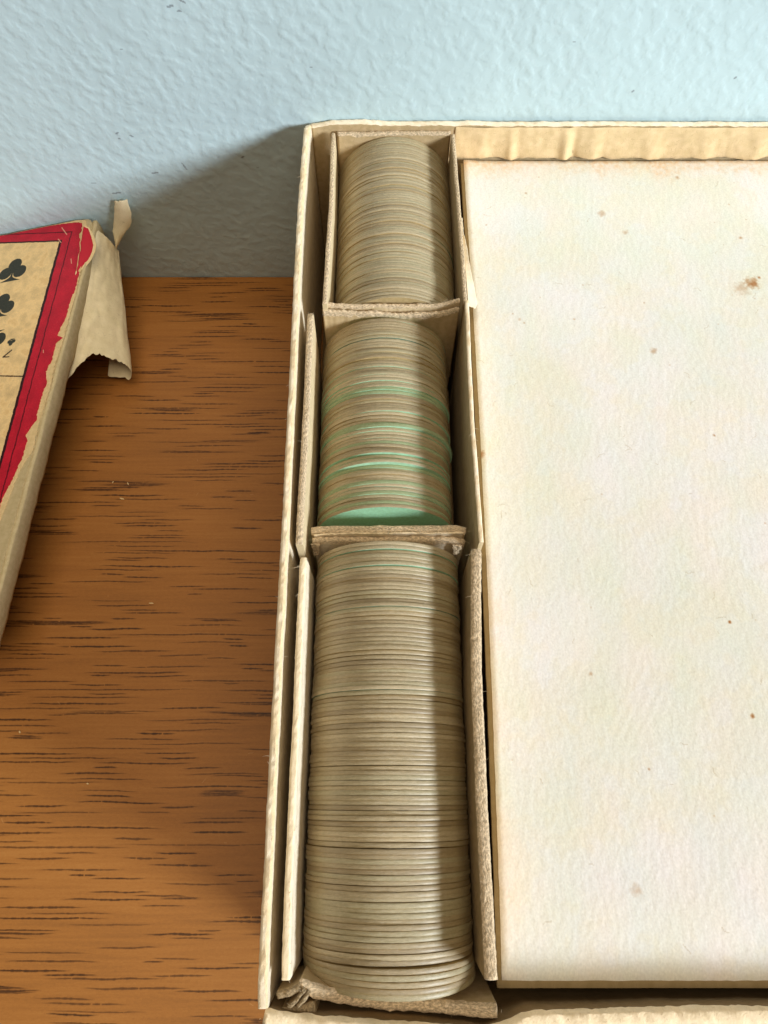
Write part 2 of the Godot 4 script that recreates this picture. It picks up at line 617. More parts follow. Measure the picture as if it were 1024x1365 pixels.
func make_card():
	# the top of the cream board, 170 x 216 mm at 5 px a millimetre
	var W := 850
	var H := 1080
	var im := Image.create(W, H, false, Image.FORMAT_RGB8)
	var n := FastNoiseLite.new()
	n.seed = 81
	n.noise_type = FastNoiseLite.TYPE_SIMPLEX_SMOOTH
	n.frequency = 1.0
	n.fractal_octaves = 4
	for y in H:
		for x in W:
			var u := x / 5.0
			var v := y / 5.0
			var c := c8(227, 225, 222)
			var big := n.get_noise_2d(u * 0.012, v * 0.012 + 5.0)
			c = c.lerp(c8(219, 220, 210), clampf(0.5 + big * 2.2, 0, 1) * 0.7)
			var age := n.get_noise_2d(u * 0.03 + 8.0, v * 0.03) + 0.4 * n.get_noise_2d(u * 0.2, v * 0.2 + 4.0)
			c = c.lerp(c8(226, 212, 178), clampf(age * 0.8, 0, 0.15))
			# brown grained age stains creeping in from the edges
			var ed := v + 5.0 * n.get_noise_2d(u * 0.05, 3.0) + 3.0 * n.get_noise_2d(u * 0.3, v * 0.3)
			var st := clampf(1.0 - ed / 7.0, 0, 1)
			c = c.lerp(c8(216, 168, 116), st * (0.34 + 0.4 * n.get_noise_2d(u * 0.6, v * 0.6)))
			var el := u + 3.0 * n.get_noise_2d(9.0, v * 0.06) + 2.0 * n.get_noise_2d(u * 0.4, v * 0.25)
			c = c.lerp(c8(230, 192, 166), clampf(1.0 - el / 5.0, 0, 1) * 0.22)
			var fine := n.get_noise_2d(u * 1.6, v * 1.6)
			var tint := n.get_noise_2d(u * 0.09, v * 0.045 + 70.0)
			c = Color(c.r * (1.0 + 0.022 * tint), c.g, c.b * (1.0 + 0.03 * n.get_noise_2d(u * 0.07 + 50.0, v * 0.05)))
			var fl := 1.0 + 0.04 * fine + 0.05 * n.get_noise_2d(u * 2.4, v * 1.1 + 33.0)
			im.set_pixel(x, y, Color(c.r * fl, c.g * fl, c.b * fl))
	# foxing
	var spots := [[41.9, 22.2, 1.3, 0.4], [48.1, 29.1, 1.0, 0.35], [81.2, 47.6, 2.3, 0.8], [78.0, 49.5, 2.6, 0.3], [83.5, 45.6, 0.6, 0.85], [81.1, 31.3, 0.6, 0.5], [50.4, 70.3, 1.2, 0.4], [1.9, 101.5, 1.5, 0.7], [57.0, 144.3, 0.4, 1.0], [58.1, 165.2, 0.6, 0.95], [28.2, 198.7, 1.3, 0.3], [66.5, 8.0, 0.8, 0.5], [20.3, 14.0, 0.4, 0.5], [34, 176, 0.35, 0.8], [70, 120, 0.4, 0.4], [24, 156, 0.5, 0.4], [62, 96, 0.4, 0.7], [30, 60, 0.4, 0.4], [88, 62, 1.0, 0.45], [15, 60, 0.5, 0.3]]
	for k in 60: spots.append([rng.randf() * 170, rng.randf() * 214, rng.randf_range(0.15, 0.4), rng.randf_range(0.2, 0.6)])
	for s in spots:
		var R: float = s[2] * 2.0
		for yy in range(maxi(0, int((s[1] - R) * 5)), mini(H, int((s[1] + R) * 5) + 2)):
			for xx in range(maxi(0, int((s[0] - R) * 5)), mini(W, int((s[0] + R) * 5) + 2)):
				var d: float = Vector2(xx / 5.0 - s[0], yy / 5.0 - s[1]).length() / s[2]
				d += 0.55 * n.get_noise_2d(xx * 0.12, yy * 0.12)
				var al := clampf(1.1 - d, 0, 1) * float(s[3])
				if al > 0: im.set_pixel(xx, yy, im.get_pixel(xx, yy).lerp(c8(150, 92, 44), al))
	for k in 160:
		var p := Vector2(rng.randf() * W, rng.randf() * H)
		var d := rng.randf() * TAU
		for s in rng.randi_range(3, 12):
			d += rng.randf_range(-0.4, 0.4)
			p += Vector2(cos(d), sin(d))
			var px := clampi(int(p.x), 0, W - 1)
			var py := clampi(int(p.y), 0, H - 1)
			im.set_pixel(px, py, im.get_pixel(px, py).lerp(c8(150, 128, 96), 0.25))
	var hn := noise_image(1024, 1024, 0.08, 83, 4)
	var hi := Image.create(1024, 1024, false, Image.FORMAT_RGB8)
	for y in 1024:
		for x in 1024:
			var h := hn.get_pixel(x, int(y * 0.8)).r
			hi.set_pixel(x, y, Color(h, h, h))
	M.card = mat(Color.WHITE, 0.8, tex(im), tex(hi), 0.008)

# ------------------------------------------------------------------ setting
func build_setting():
	var am := ArrayMesh.new()
	var v := PackedVector3Array([Vector3(-420, 0, 0), Vector3(420, 0, 0), Vector3(420, 0, 420), Vector3(-420, 0, 420), Vector3(-420, -25, 0), Vector3(420, -25, 0), Vector3(420, -25, 420), Vector3(-420, -25, 420)])
	var uv := PackedVector2Array()
	for q in v: uv.append(Vector2((q.x + 170.0) / 240.0, q.z / 300.0))
	var idx := PackedInt32Array([0, 1, 2, 0, 2, 3, 3, 2, 6, 3, 6, 7, 4, 6, 5, 4, 7, 6, 0, 3, 7, 0, 7, 4, 1, 5, 6, 1, 6, 2, 0, 4, 5, 0, 5, 1])
	surface(am, v, idx, uv, true)
	var t := put("tabletop", am, M.wood, self)
	tag(t, "brown oak tabletop with dark open pores under the boxes", "tabletop", "", "structure")
	# wall: real relief from the paint lumps in a fine grid
	var himg: Image = M.wall_himg
	var w := sheet(620, 250, func(u: float, s: float) -> Vector3:
		var x := lerpf(-200, 200, u)
		var y := lerpf(-25, 160, s)
		var px := clampi(int((x + 200.0) / 400.0 * 2048.0), 0, 2047)
		var py := clampi(int((160.0 - y) / 160.0 * 820.0), 0, 819)
		return Vector3(x, y, -0.35 + 0.10 * himg.get_pixel(px, py).r), 12.0,
		func(q: Vector3) -> Vector2: return Vector2((q.x + 200.0) / 400.0, (160.0 - q.y) / 160.0 if q.y >= 0 else 1.0))
	# front must face +z
	var wl := put("wall", w, M.wall, self)
	tag(wl, "pale blue painted wall with roller texture behind the table", "wall", "", "structure")

# ------------------------------------------------------------------ the box
func build_box():
	var b := thing("game_box", "long cream cardboard box without its lid, holding the chip trays", "box")
	put("box_floor", slab(Vector3(-22, 0.2, 1), Vector3(196, 2.4, 221), 0.3), M.floor, b)
	stand("left_wall", [Vector3(-22.0, 66.0, 0.9), Vector3(-22.5, 67.2, 4), Vector3(-23.0, 67, 30), Vector3(-22.6, 67.3, 70), Vector3(-22.3, 67, 110), Vector3(-22.1, 67, 150), Vector3(-21.9, 66.8, 190), Vector3(-21.7, 66.4, 215), Vector3(-21.5, 65.8, 219.0)],
		{"base": 2.4, "t": 1.7, "lean": 0.5, "rag": 0.38, "wave": 0.4, "band": 0.55, "rubbed": true, "seed": 1, "fuzz": 110}, M.paper_white, M.worn, b)
	stand("back_wall", [Vector3(-21.4, 66.2, 1.1), Vector3(-15, 67.4, 1.0), Vector3(30, 67.2, 1.3), Vector3(100, 67, 1.3), Vector3(196, 67, 1.3)],
		{"base": 2.4, "t": 1.7, "rag": 0.35, "wave": 0.2, "band": 0.5, "seed": 2, "fuzz": 50}, M.kraft, M.worn, b)
	stand("front_wall", [Vector3(-21.4, 64.9, 220.6), Vector3(-16, 64.6, 221.6), Vector3(0, 64.6, 222.6), Vector3(18, 62.5, 224.2), Vector3(27, 61.2, 221.9), Vector3(60, 60.8, 221.3), Vector3(110, 61.0, 221.4), Vector3(196, 60.6, 221.4)],
		{"base": 2.4, "t": 3.0, "rag": 0.5, "wave": 0.6, "band": 1.2, "seed": 3, "fuzz": 60}, M.floor, M.raw_pale, b)
	stand("right_wall", [Vector3(196, 67, 1.0), Vector3(196, 67, 219)], {"base": 2.4, "t": 1.8, "rag": 0.4, "seed": 4}, M.paper_white, M.raw_pale, b)
	# buckled lining paper on the back wall, its lower edge loose
	var creases := [[29.0, 2.2, 0.35], [37.5, 1.4, 0.55], [54.0, 1.5, 1.0], [62.0, 2.4, 0.5], [80.0, 3.0, 0.45], [96.0, 3.4, 0.4], [112.0, 3.0, 0.5], [134.0, 3.0, 0.4]]
	var lin := sheet(330, 12, func(u: float, s: float) -> Vector3:
		var x := lerpf(21.0, 194.0, u)
		var z := 2.3 + 0.5 * s + 0.34 * fbm(x * 0.07, s * 1.2) + 0.10 * fbm(x * 0.35, s * 2.0)
		for c in creases:
			var d: float = (x - c[0] - s * 1.2) / c[1]
			z += 1.5 * c[2] * (0.25 + 0.75 * s) * (exp(-d * d) * 0.9 - 0.5 * exp(-(d - 1.4) * (d - 1.4)))
		var y := lerpf(66.5, 56.3 + 0.7 * fbm(x * 0.08, 30.0) + 0.25 * fbm(x * 0.5, 33.0), s)
		return Vector3(x, y, z), 0.18)
	put("lining_paper", lin, M.lining, b)
	# low platform that carries the board
	put("platform", slab(Vector3(26.5, 2.6, 8), Vector3(192, 50.2, 209), 0.4), M.floor, b)
	# crushed corner at the front: layers of torn card
	for k in [[Vector3(-19.5, 62.5, 217.6), Vector3(-15.2, 62.8, 216.2), 1.3, 21], [Vector3(-17.2, 63.6, 219.4), Vector3(-14.4, 63.2, 216.6), 0.8, 22], [Vector3(-15.6, 63.4, 219.2), Vector3(-13.6, 62.6, 217.0), 0.8, 23], [Vector3(-18.5, 61.8, 220.6), Vector3(-12.5, 62.4, 219.6), 2.2, 24]]:
		stand("torn_corner", [k[0], (k[0] + k[1]) * 0.5 + Vector3(0, 0.4, 0.2), k[1]], {"base": 46.0, "t": k[2], "rag": 0.8, "wave": 0.6, "band": 0.5, "seed": k[3], "step": 0.35, "fuzz": 8}, M.kraft, M.raw_grey, b)

func build_trays():
	# three little open trays, end to end; each: side walls, end walls, floor
	var rear := thing("chip_tray", "rear cardboard tray of the box, at the blue wall, with a torn paper flake", "tray", Vector3.ZERO, "cardboard trays in a row inside the box")
	stand("side_wall", [Vector3(-14.9, 65.6, 3.6), Vector3(-14.7, 66, 30), Vector3(-15.4, 65.8, 65.2)], {"t": 1.2, "lean": 0.3, "rag": 0.3, "wave": 0.3, "band": 0.35, "seed": 5, "fuzz": 20}, M.paper, M.raw_z, rear)
	stand("side_wall", [Vector3(20.3, 65.4, 3.6), Vector3(20.6, 65.2, 20), Vector3(21.0, 65, 40), Vector3(21.4, 64.8, 64)], {"t": 1.1, "lean": -1.0, "rag": 0.35, "wave": 0.35, "band": 0.4, "seed": 6, "fuzz": 30}, M.kraft, M.raw_z, rear)
	stand("end_wall", [Vector3(-13.8, 65.4, 2.9), Vector3(19.6, 65.6, 2.9)], {"t": 1.5, "rag": 0.4, "wave": 0.2, "band": 0.7, "seed": 7, "fuzz": 30}, M.kraft, M.raw, rear)
	stand("end_wall", [Vector3(-15.8, 64.0, 63.2), Vector3(-13, 63.0, 63.4), Vector3(0, 63.2, 63.5), Vector3(14, 63.4, 63.3), Vector3(20.0, 64.6, 62.6)], {"t": 1.2, "rag": 0.55, "wave": 0.2, "band": 0.6, "seed": 8, "fuzz": 60, "step": 0.4}, M.paper, M.raw, rear)
	put("tray_floor", slab(Vector3(-14.4, 27.2, 3.8), Vector3(20.8, 29.9, 62.6), 0.3), M.floor, rear)
	# torn flake of white paper curling off the side wall beside the board
	var flake := sheet(8, 40, func(u: float, s: float) -> Vector3:
		var wd := 0.25 + 2.6 * pow(s, 1.6) + 0.4 * fbm(s * 5.0, 3.0)
		if s > 0.93: wd *= 1.0 - (s - 0.93) * 5.0
		var z := lerpf(34, 63.5, s) + (0.8 * fbm(u * 4.0, 8.0) if s > 0.9 else 0.0)
		return Vector3(21.6 + s * 0.7 + u * wd, 63.6 - u * wd * 0.9 + 1.4 * sin(s * 2.6) * u - s * 1.0, z), 0.15)
	put("torn_lining", flake, M.paper_white, rear)

	var mid := thing("chip_tray", "middle cardboard tray, whose front chip shows a green face", "tray", Vector3.ZERO, "cardboard trays in a row inside the box")
	stand("side_wall", [Vector3(-19.2, 63.4, 66.5), Vector3(-19.0, 66.0, 69), Vector3(-18.8, 66.2, 100), Vector3(-19.1, 65.8, 131.5)], {"t": 1.6, "lean": 0.7, "rag": 0.4, "wave": 0.35, "band": 0.4, "seed": 9, "fuzz": 25}, M.paper, M.raw_z, mid)
	stand("side_wall", [Vector3(21.6, 65.6, 64), Vector3(21.2, 66.2, 100), Vector3(21.9, 65.8, 131)], {"t": 1.0, "lean": -0.9, "rag": 0.2, "wave": 0.3, "band": 0.25, "seed": 10, "fuzz": 12}, M.paper, M.worn, mid)
	stand("end_wall", [Vector3(-16.2, 62.8, 65.0), Vector3(0, 61.8, 65.1), Vector3(15, 62.0, 65.0), Vector3(19.8, 63.4, 64.5)], {"t": 1.3, "rag": 0.7, "wave": 0.3, "band": 1.4, "seed": 11, "fuzz": 60, "step": 0.4}, M.kraft, M.raw, mid)
	stand("end_wall", [Vector3(-17.3, 58.4, 125.4), Vector3(-15, 59.0, 125.3), Vector3(17, 59.2, 125.1), Vector3(19.4, 58.6, 125.5)], {"t": 1.9, "rag": 0.3, "wave": 0.15, "band": 0.5, "seed": 12, "fuzz": 40, "step": 0.4}, M.paper, M.raw, mid)
	put("tray_floor", slab(Vector3(-17.6, 24.4, 66.2), Vector3(20.0, 26.4, 124.2), 0.3), M.floor, mid)

	var fr := thing("chip_tray", "longest cardboard tray, nearest the open front of the box, with a bent end", "tray", Vector3.ZERO, "cardboard trays in a row inside the box")
	stand("side_wall", [Vector3(-18.0, 65.4, 134.5), Vector3(-18.0, 66.2, 137), Vector3(-17.9, 66, 175), Vector3(-18.0, 66.0, 200), Vector3(-17.7, 65.2, 214.8)], {"t": 1.5, "lean": -0.4, "rag": 0.35, "wave": 0.3, "band": 0.4, "seed": 13, "fuzz": 40}, M.paper_white, M.raw_pale, fr)
	stand("side_wall", [Vector3(20.7, 65.4, 132.5), Vector3(20.5, 66.2, 135), Vector3(19.3, 66.2, 160), Vector3(19.1, 66.2, 190), Vector3(19.3, 65.8, 214.6)], {"t": 2.3, "lean": -0.9, "rag": 0.5, "wave": 0.3, "band": 0.6, "seed": 14, "fuzz": 60}, M.kraft, M.raw_z, fr)
	stand("end_wall", [Vector3(-17.0, 57.6, 127.6), Vector3(-15, 58.2, 127.5), Vector3(16.5, 58.4, 127.3), Vector3(19.2, 57.2, 127.8)], {"t": 1.7, "rag": 0.7, "wave": 0.3, "band": 1.9, "seed": 15, "fuzz": 70, "step": 0.4}, M.paper_white, M.raw, fr)
	stand("end_wall", [Vector3(-15.8, 62.0, 216.2), Vector3(-12, 61.2, 217.6), Vector3(-6, 59.8, 218.9), Vector3(4, 59.0, 219.8), Vector3(14, 59.2, 220.6), Vector3(20.8, 60.6, 220.8)], {"t": 2.4, "lean": -3.0, "rag": 0.6, "wave": 0.3, "band": 0.9, "seed": 16, "fuzz": 70, "step": 0.4}, M.kraft, M.raw, fr)
	put("tray_floor", slab(Vector3(-17.2, 27.4, 129.0), Vector3(19.0, 29.9, 213.0), 0.3), M.floor, fr)
	stand("torn_lining", [Vector3(-16.6, 58.6, 126.6), Vector3(-8, 59.7, 126.5), Vector3(6, 59.5, 126.4), Vector3(18.6, 59.2, 126.4)], {"base": 40.0, "t": 0.35, "rag": 0.7, "wave": 0.2, "band": 0.15, "seed": 31, "step": 0.4, "fuzz": 60}, M.paper_white, M.raw_pale, fr)
	# brown torn remains of the lining hanging at both ends of the rear end wall
	for k in [[17.0, 1.0, 41.0], [-16.0, -1.0, 57.0]]:
		var tl := sheet(10, 14, func(u: float, s: float) -> Vector3:
			var wd: float = 2.2 - 1.0 * s + 0.9 * fbm(s * 3.0, k[2])
			return Vector3(k[0] + k[1] * (u - 0.4) * wd + 0.3 * s * k[1], 57.4 - s * (6.0 + 1.4 * fbm(u * 3.0, k[2])), 128.7 + 0.5 * s + 0.4 * fbm(u * 2.0, s * 3.0, k[2])), 0.25)
		put("torn_lining", tl, M.raw, fr)

func build_board():
	var b := thing("folded_board", "large cream folded board with brown foxing spots lying beside the chip trays", "board")
	var top := sheet(120, 150, func(u: float, s: float) -> Vector3:
		var x := lerpf(22.7, 190.0, u)
		var z := lerpf(3.6, 216.7, s)
		x += (1.0 - u) * lerpf(1.6, 0.0, s * s) + (1.0 - u) * 0.6 * sin(PI * s)
		if u == 0.0 or s == 0.0 or s == 1.0:
			x += 0.10 * fbm(z * 0.5, 4.0) * (1.0 if u == 0.0 else 0.0)
			z += 0.14 * fbm(x * 0.4, 9.0 + s) * (1.0 if s == 0.0 or s == 1.0 else 0.0)
		# corners at the back left are dog-eared, the front edge rolls down a little
		var y := 55.0 + 0.12 * fbm(x * 0.02, z * 0.02)
		y -= 0.9 * pow(clampf((s - 0.93) / 0.07, 0, 1), 2.0)
		y += 0.35 * exp(-(u * u) / 0.0009 - (s * s) / 0.0006)
		return Vector3(x, y, z), 0.9,
		func(q: Vector3) -> Vector2: return Vector2((q.x - 22.0) / 170.0, clampf((q.z - 2.5) / 216.0, 0.002, 0.998)))
	put("upper_leaf", top, M.card, b)
	put("upper_core", slab(Vector3(24.9, 53.2, 4.6), Vector3(189.6, 54.0, 209.0), 0.15), M.raw_grey, b)
	var low := sheet(60, 90, func(u: float, s: float) -> Vector3:
		var x := lerpf(22.2, 190.0, u) + (1.0 - u) * (lerpf(1.3, -0.35, s * s) + 0.4 * sin(PI * s))
		var z := lerpf(3.8, 217.9, s)
		if u == 0.0: x += 0.12 * fbm(z * 0.4, 14.0)
		return Vector3(x, 53.1 + 0.08 * fbm(x * 0.03, z * 0.03, 5.0) - 0.9 * pow(clampf((s - 0.93) / 0.07, 0, 1), 2.0), z), 2.2)
	put("lower_leaf", low, M.leaf, b)

# ------------------------------------------------------------------ chips
func chip_mesh(t: float, sd: float) -> ArrayMesh:
	var seg := 120
	var R := CHIP_R
	var h := t * 0.5
	var am := ArrayMesh.new()
	# profile from the front (+z) round the rim to the back: three surfaces, front face, rim, back face
	var prof := []
	for k in 9:
		var q := 1.0 - k / 4.0
		prof.append(Vector2(R - 0.115 * pow(absf(q), 2.6), h * q))
	for part in 3:
		var v := PackedVector3Array()
		var uv := PackedVector2Array()
		var idx := PackedInt32Array()
		if part == 1:
			for i in seg + 1:
				var an := TAU * i / seg
				var c := Vector2(cos(an), sin(an))
				var wob := 0.10 * fbm(c.x * 2.0, c.y * 2.0, sd) + 0.05 * fbm(c.x * 14.0, c.y * 14.0, sd + 7.0)
				for j in prof.size():
					var r: float = prof[j].x + wob
					v.append(Vector3(c.x * r, c.y * r, prof[j].y + 0.03 * fbm(c.x * 9.0, c.y * 9.0, sd + 20.0)))
					uv.append(Vector2(4.0 * i / seg, 0.17 * sd + 0.25 * j / (prof.size() - 1)))
			var w := prof.size()
			for i in seg:
				for j in w - 1:
					quad(idx, i * w + j, (i + 1) * w + j, (i + 1) * w + j + 1, i * w + j + 1)
			# outwards
			var p := v[idx[0]]
			if (v[idx[2]] - p).cross(v[idx[1]] - p).dot(p) < 0:
				for k in range(0, idx.size(), 3):
					var s := idx[k + 1]
					idx[k + 1] = idx[k + 2]
					idx[k + 2] = s
		else:
			var z := h if part == 0 else -h
			v.append(Vector3(0, 0, z))
			uv.append(Vector2.ZERO)
			for i in seg:
				var an := TAU * i / seg
				var c := Vector2(cos(an), sin(an))
				var wob := 0.10 * fbm(c.x * 2.0, c.y * 2.0, sd) + 0.05 * fbm(c.x * 14.0, c.y * 14.0, sd + 7.0)
				v.append(Vector3(c.x * (R - 0.115 + wob), c.y * (R - 0.115 + wob), z + 0.03 * fbm(c.x * 9.0, c.y * 9.0, sd + 20.0)))
				uv.append(c)
			for i in seg:
				var a := 1 + i
				var b := 1 + (i + 1) % seg
				idx.append_array(PackedInt32Array([0, b, a]) if part == 0 else PackedInt32Array([0, a, b]))
		surface(am, v, idx, uv)
	return am

var chip_n := 0
var chip_protos := []

func chip(x: float, y: float, z: float, tilt: float, yaw: float, kind: String, label: String, group: String):
	var p: MeshInstance3D = chip_protos[rng.randi() % chip_protos.size()]
	var o: MeshInstance3D = p.duplicate()
	o.name = "gaming_chip" if chip_n == 0 else "gaming_chip_%03d" % chip_n
	chip_n += 1
	var rimm = M.rims[rng.randi() % M.rims.size()]
	var face = M.face
	if kind == "green":
		face = M.face_green
		if rng.randf() < 0.6: rimm = M.rim_green
	elif kind == "deep":
		face = M.face_green_deep
	elif kind == "teal":
		face = M.face_teal
	o.set_surface_override_material(0, face)
	o.set_surface_override_material(1, rimm)
	o.set_surface_override_material(2, face)
	o.transform = Transform3D(Basis.from_euler(Vector3(deg_to_rad(tilt), deg_to_rad(yaw), 0)) * Basis(Vector3(0, 0, 1), rng.randf() * TAU), Vector3(x, y, z) * MM)
	add_child(o, true)
	tag(o, label, "chip", group)

func stack(x: float, y: float, z0: float, z1: float, pitch: float, where: String, special: Callable, tilt0 := 0.0, tilt1 := 0.0) -> int:
	var n := int(round((z1 - z0) / pitch))
	var drift := 0.0
	var places := []
	var run := 0.0
	for i in n:
		var gap := rng.randf_range(0.93, 1.03) + (rng.randf_range(0.10, 0.30) if rng.randf() < 0.14 else 0.0)
		places.append(run + gap * 0.5)
		run += gap
	for i in n:
		var f := float(i) / (n - 1)
		drift = drift * 0.5 + rng.randf_range(-0.3, 0.3)
		var s: Dictionary = special.call(i, n)
		chip(x + rng.randf_range(-0.16, 0.16) + s.get("dx", 0.0), y + drift * 0.6 + rng.randf_range(-0.16, 0.14) + s.get("up", 0.0), lerpf(z0, z1, places[i] / run),
			lerpf(tilt0, tilt1, f) + 0.35 * fbm(i * 0.14, x + y) + rng.randf_range(-0.18, 0.18) + s.get("tilt", 0.0), 0.3 * fbm(i * 0.2, 70.0 + x) + s.get("yaw", 0.0), s.get("kind", "tan"),
			s.get("label", "thin tan cardboard chip packed among the chips of the %s" % where), "tan chips packed in the %s" % where)
	return n

func build_chips():
	for k in 6:
		var o := MeshInstance3D.new()
		o.mesh = chip_mesh(0.86 + 0.012 * k, 3.0 + k * 5.0)
		chip_protos.append(o)
	stack(3.2, 47.6, 4.0, 61.6, 0.9, "rear tray by the blue wall", func(i: int, n: int) -> Dictionary:
		if i == 0: return {"label": "rearmost chip of all, flat against the tray end at the blue wall"}
		if i == 13: return {"up": 0.35, "label": "chip standing slightly proud with a pale rim, towards the wall end of the rear tray"}
		if i == n - 1: return {"label": "foremost chip of the rear tray, touching the divider before the middle tray"}
		return {"up": 0.25 if rng.randf() < 0.08 else 0.0, "kind": "teal" if rng.randf() < 0.05 else "tan"}, 0.0, 2.6)
	var greens := {19: [0.4, "thin green crescent chip farthest back of the green ones in the middle tray"], 23: [0.7, "green-faced chip standing proud behind the middle of the middle tray"], 31: [0.6, "rear one of two green crescent chips halfway along the middle tray"], 36: [0.85, "front one of two green crescent chips halfway along the middle tray"], 44: [0.8, "bright green crescent chip just behind the brightest of the middle tray"], 47: [1.3, "brightest and widest green crescent among the chips of the middle tray"]}
	stack(0.2, 44.6, 66.6, 121.4, 0.9, "middle tray", func(i: int, n: int) -> Dictionary:
		if i == 0: return {"kind": "green", "label": "rearmost chip of the middle tray with a pale green edge by the divider"}
		if greens.has(i): return {"kind": "green", "up": greens[i][0], "dx": rng.randf_range(-0.7, 0.7), "label": greens[i][1]}
		if i == n - 1: return {"kind": "deep", "up": 0.2, "label": "front chip of the middle tray showing its whole green face above the divider"}
		if i == n - 7 or i == n - 5: return {"kind": "green", "up": 0.3, "label": "chip with a sliver of green %s the green-faced front chip of its tray" % ("a little behind" if i == n - 7 else "very close behind")}
		if i > 14 and rng.randf() < 0.35: return {"up": rng.randf_range(0.0, 0.35), "kind": "green"}
		return {"up": 0.3 if rng.randf() < 0.14 else 0.0, "kind": "teal" if rng.randf() < 0.15 else "tan"}, 0.0, -1.5)
	stack(0.8, 47.6, 130.4, 212.6, 0.93, "long front tray", func(i: int, n: int) -> Dictionary:
		if i == 1: return {"kind": "green", "up": 0.3, "label": "teal-edged chip just inside the rear end of the long front tray"}
		if i == 5: return {"kind": "green", "up": 0.3, "label": "chip with a pale green edge near the rear end of the long front tray"}
		if i == 15: return {"kind": "teal", "up": 0.35, "label": "chip with a thin teal line, towards the rear of the long front tray"}
		if i == 34: return {"kind": "teal", "up": 0.3, "label": "chip with a blackish line in front of it at the middle of the front tray"}
		return {"up": 0.2 if rng.randf() < 0.06 else 0.0, "tilt": 0.0}, 0.0, 0.6)
	# the last few lean apart towards the front
	var fan := [["first of the five loose leaning chips at the front end, nearest the packed row", 213.6, 1.4, 0.1, 0.6], ["second of the loose leaning chips at the front end of the long tray", 214.7, 2.4, -0.2, 0.9], ["middle one of the loose leaning chips at the front end of the long tray", 215.8, 3.6, -0.5, 1.2], ["last but one of the loose leaning chips at the front end", 216.9, 5.0, -0.9, 1.4], ["foremost chip of all, leaning against the bent front end of the tray", 217.9, 6.6, -1.4, 1.7]]
	for f in fan:
		var a := deg_to_rad(f[2])
		chip(0.6 + f[4] * 0.35, 47.6 + f[3], f[1] - sin(a) * CHIP_R * 0.95, f[2], -f[4], "tan", f[0], "")

# ------------------------------------------------------------------ the red lid at the left
func lid_y(x: float, z: float) -> float:
	return 30.0 + 0.24 * (x + 100.0) - 0.03 * z

func lid_edge(z: float) -> float:
	return -98.7 - 0.075 * z

func club(im: Image, cx: float, cz: float, w: float, turn: float):
	# w: width in mm
	var r := w * 0.24
	var to := func(p: Vector2) -> Vector2: return p.rotated(-turn)
	var k := 8.0
	for yy in range(int((cz + 2.0 - w) * k), int((cz + 2.0 + w) * k)):
		for xx in range(int((cx + 195.0 - w) * k), int((cx + 195.0 + w) * k)):
			if xx < 0 or yy < 0 or xx >= im.get_width() or yy >= im.get_height(): continue
			var p: Vector2 = to.call(Vector2(xx / k - 195.0 - cx, yy / k - 2.0 - cz))
			p.x += 0.12 * p.y
			var ink := p.distance_to(Vector2(0, -0.21 * w)) < r or p.distance_to(Vector2(-0.27 * w, 0.10 * w)) < r * 0.98 or p.distance_to(Vector2(0.27 * w, 0.10 * w)) < r * 0.98 or p.length() < 0.13 * w
			var st := (p.y / w)
			if st > 0.0 and st < 0.45 and absf(p.x) < w * (0.035 + 0.55 * maxf(0, st - 0.22) * maxf(0, st - 0.22) * 12.0): ink = true
			if ink:
				var c := im.get_pixel(xx, yy)
				im.set_pixel(xx, yy, c.lerp(c8(44, 48, 44), 0.93 + 0.07 * n1(xx * 0.3, yy * 0.3)))

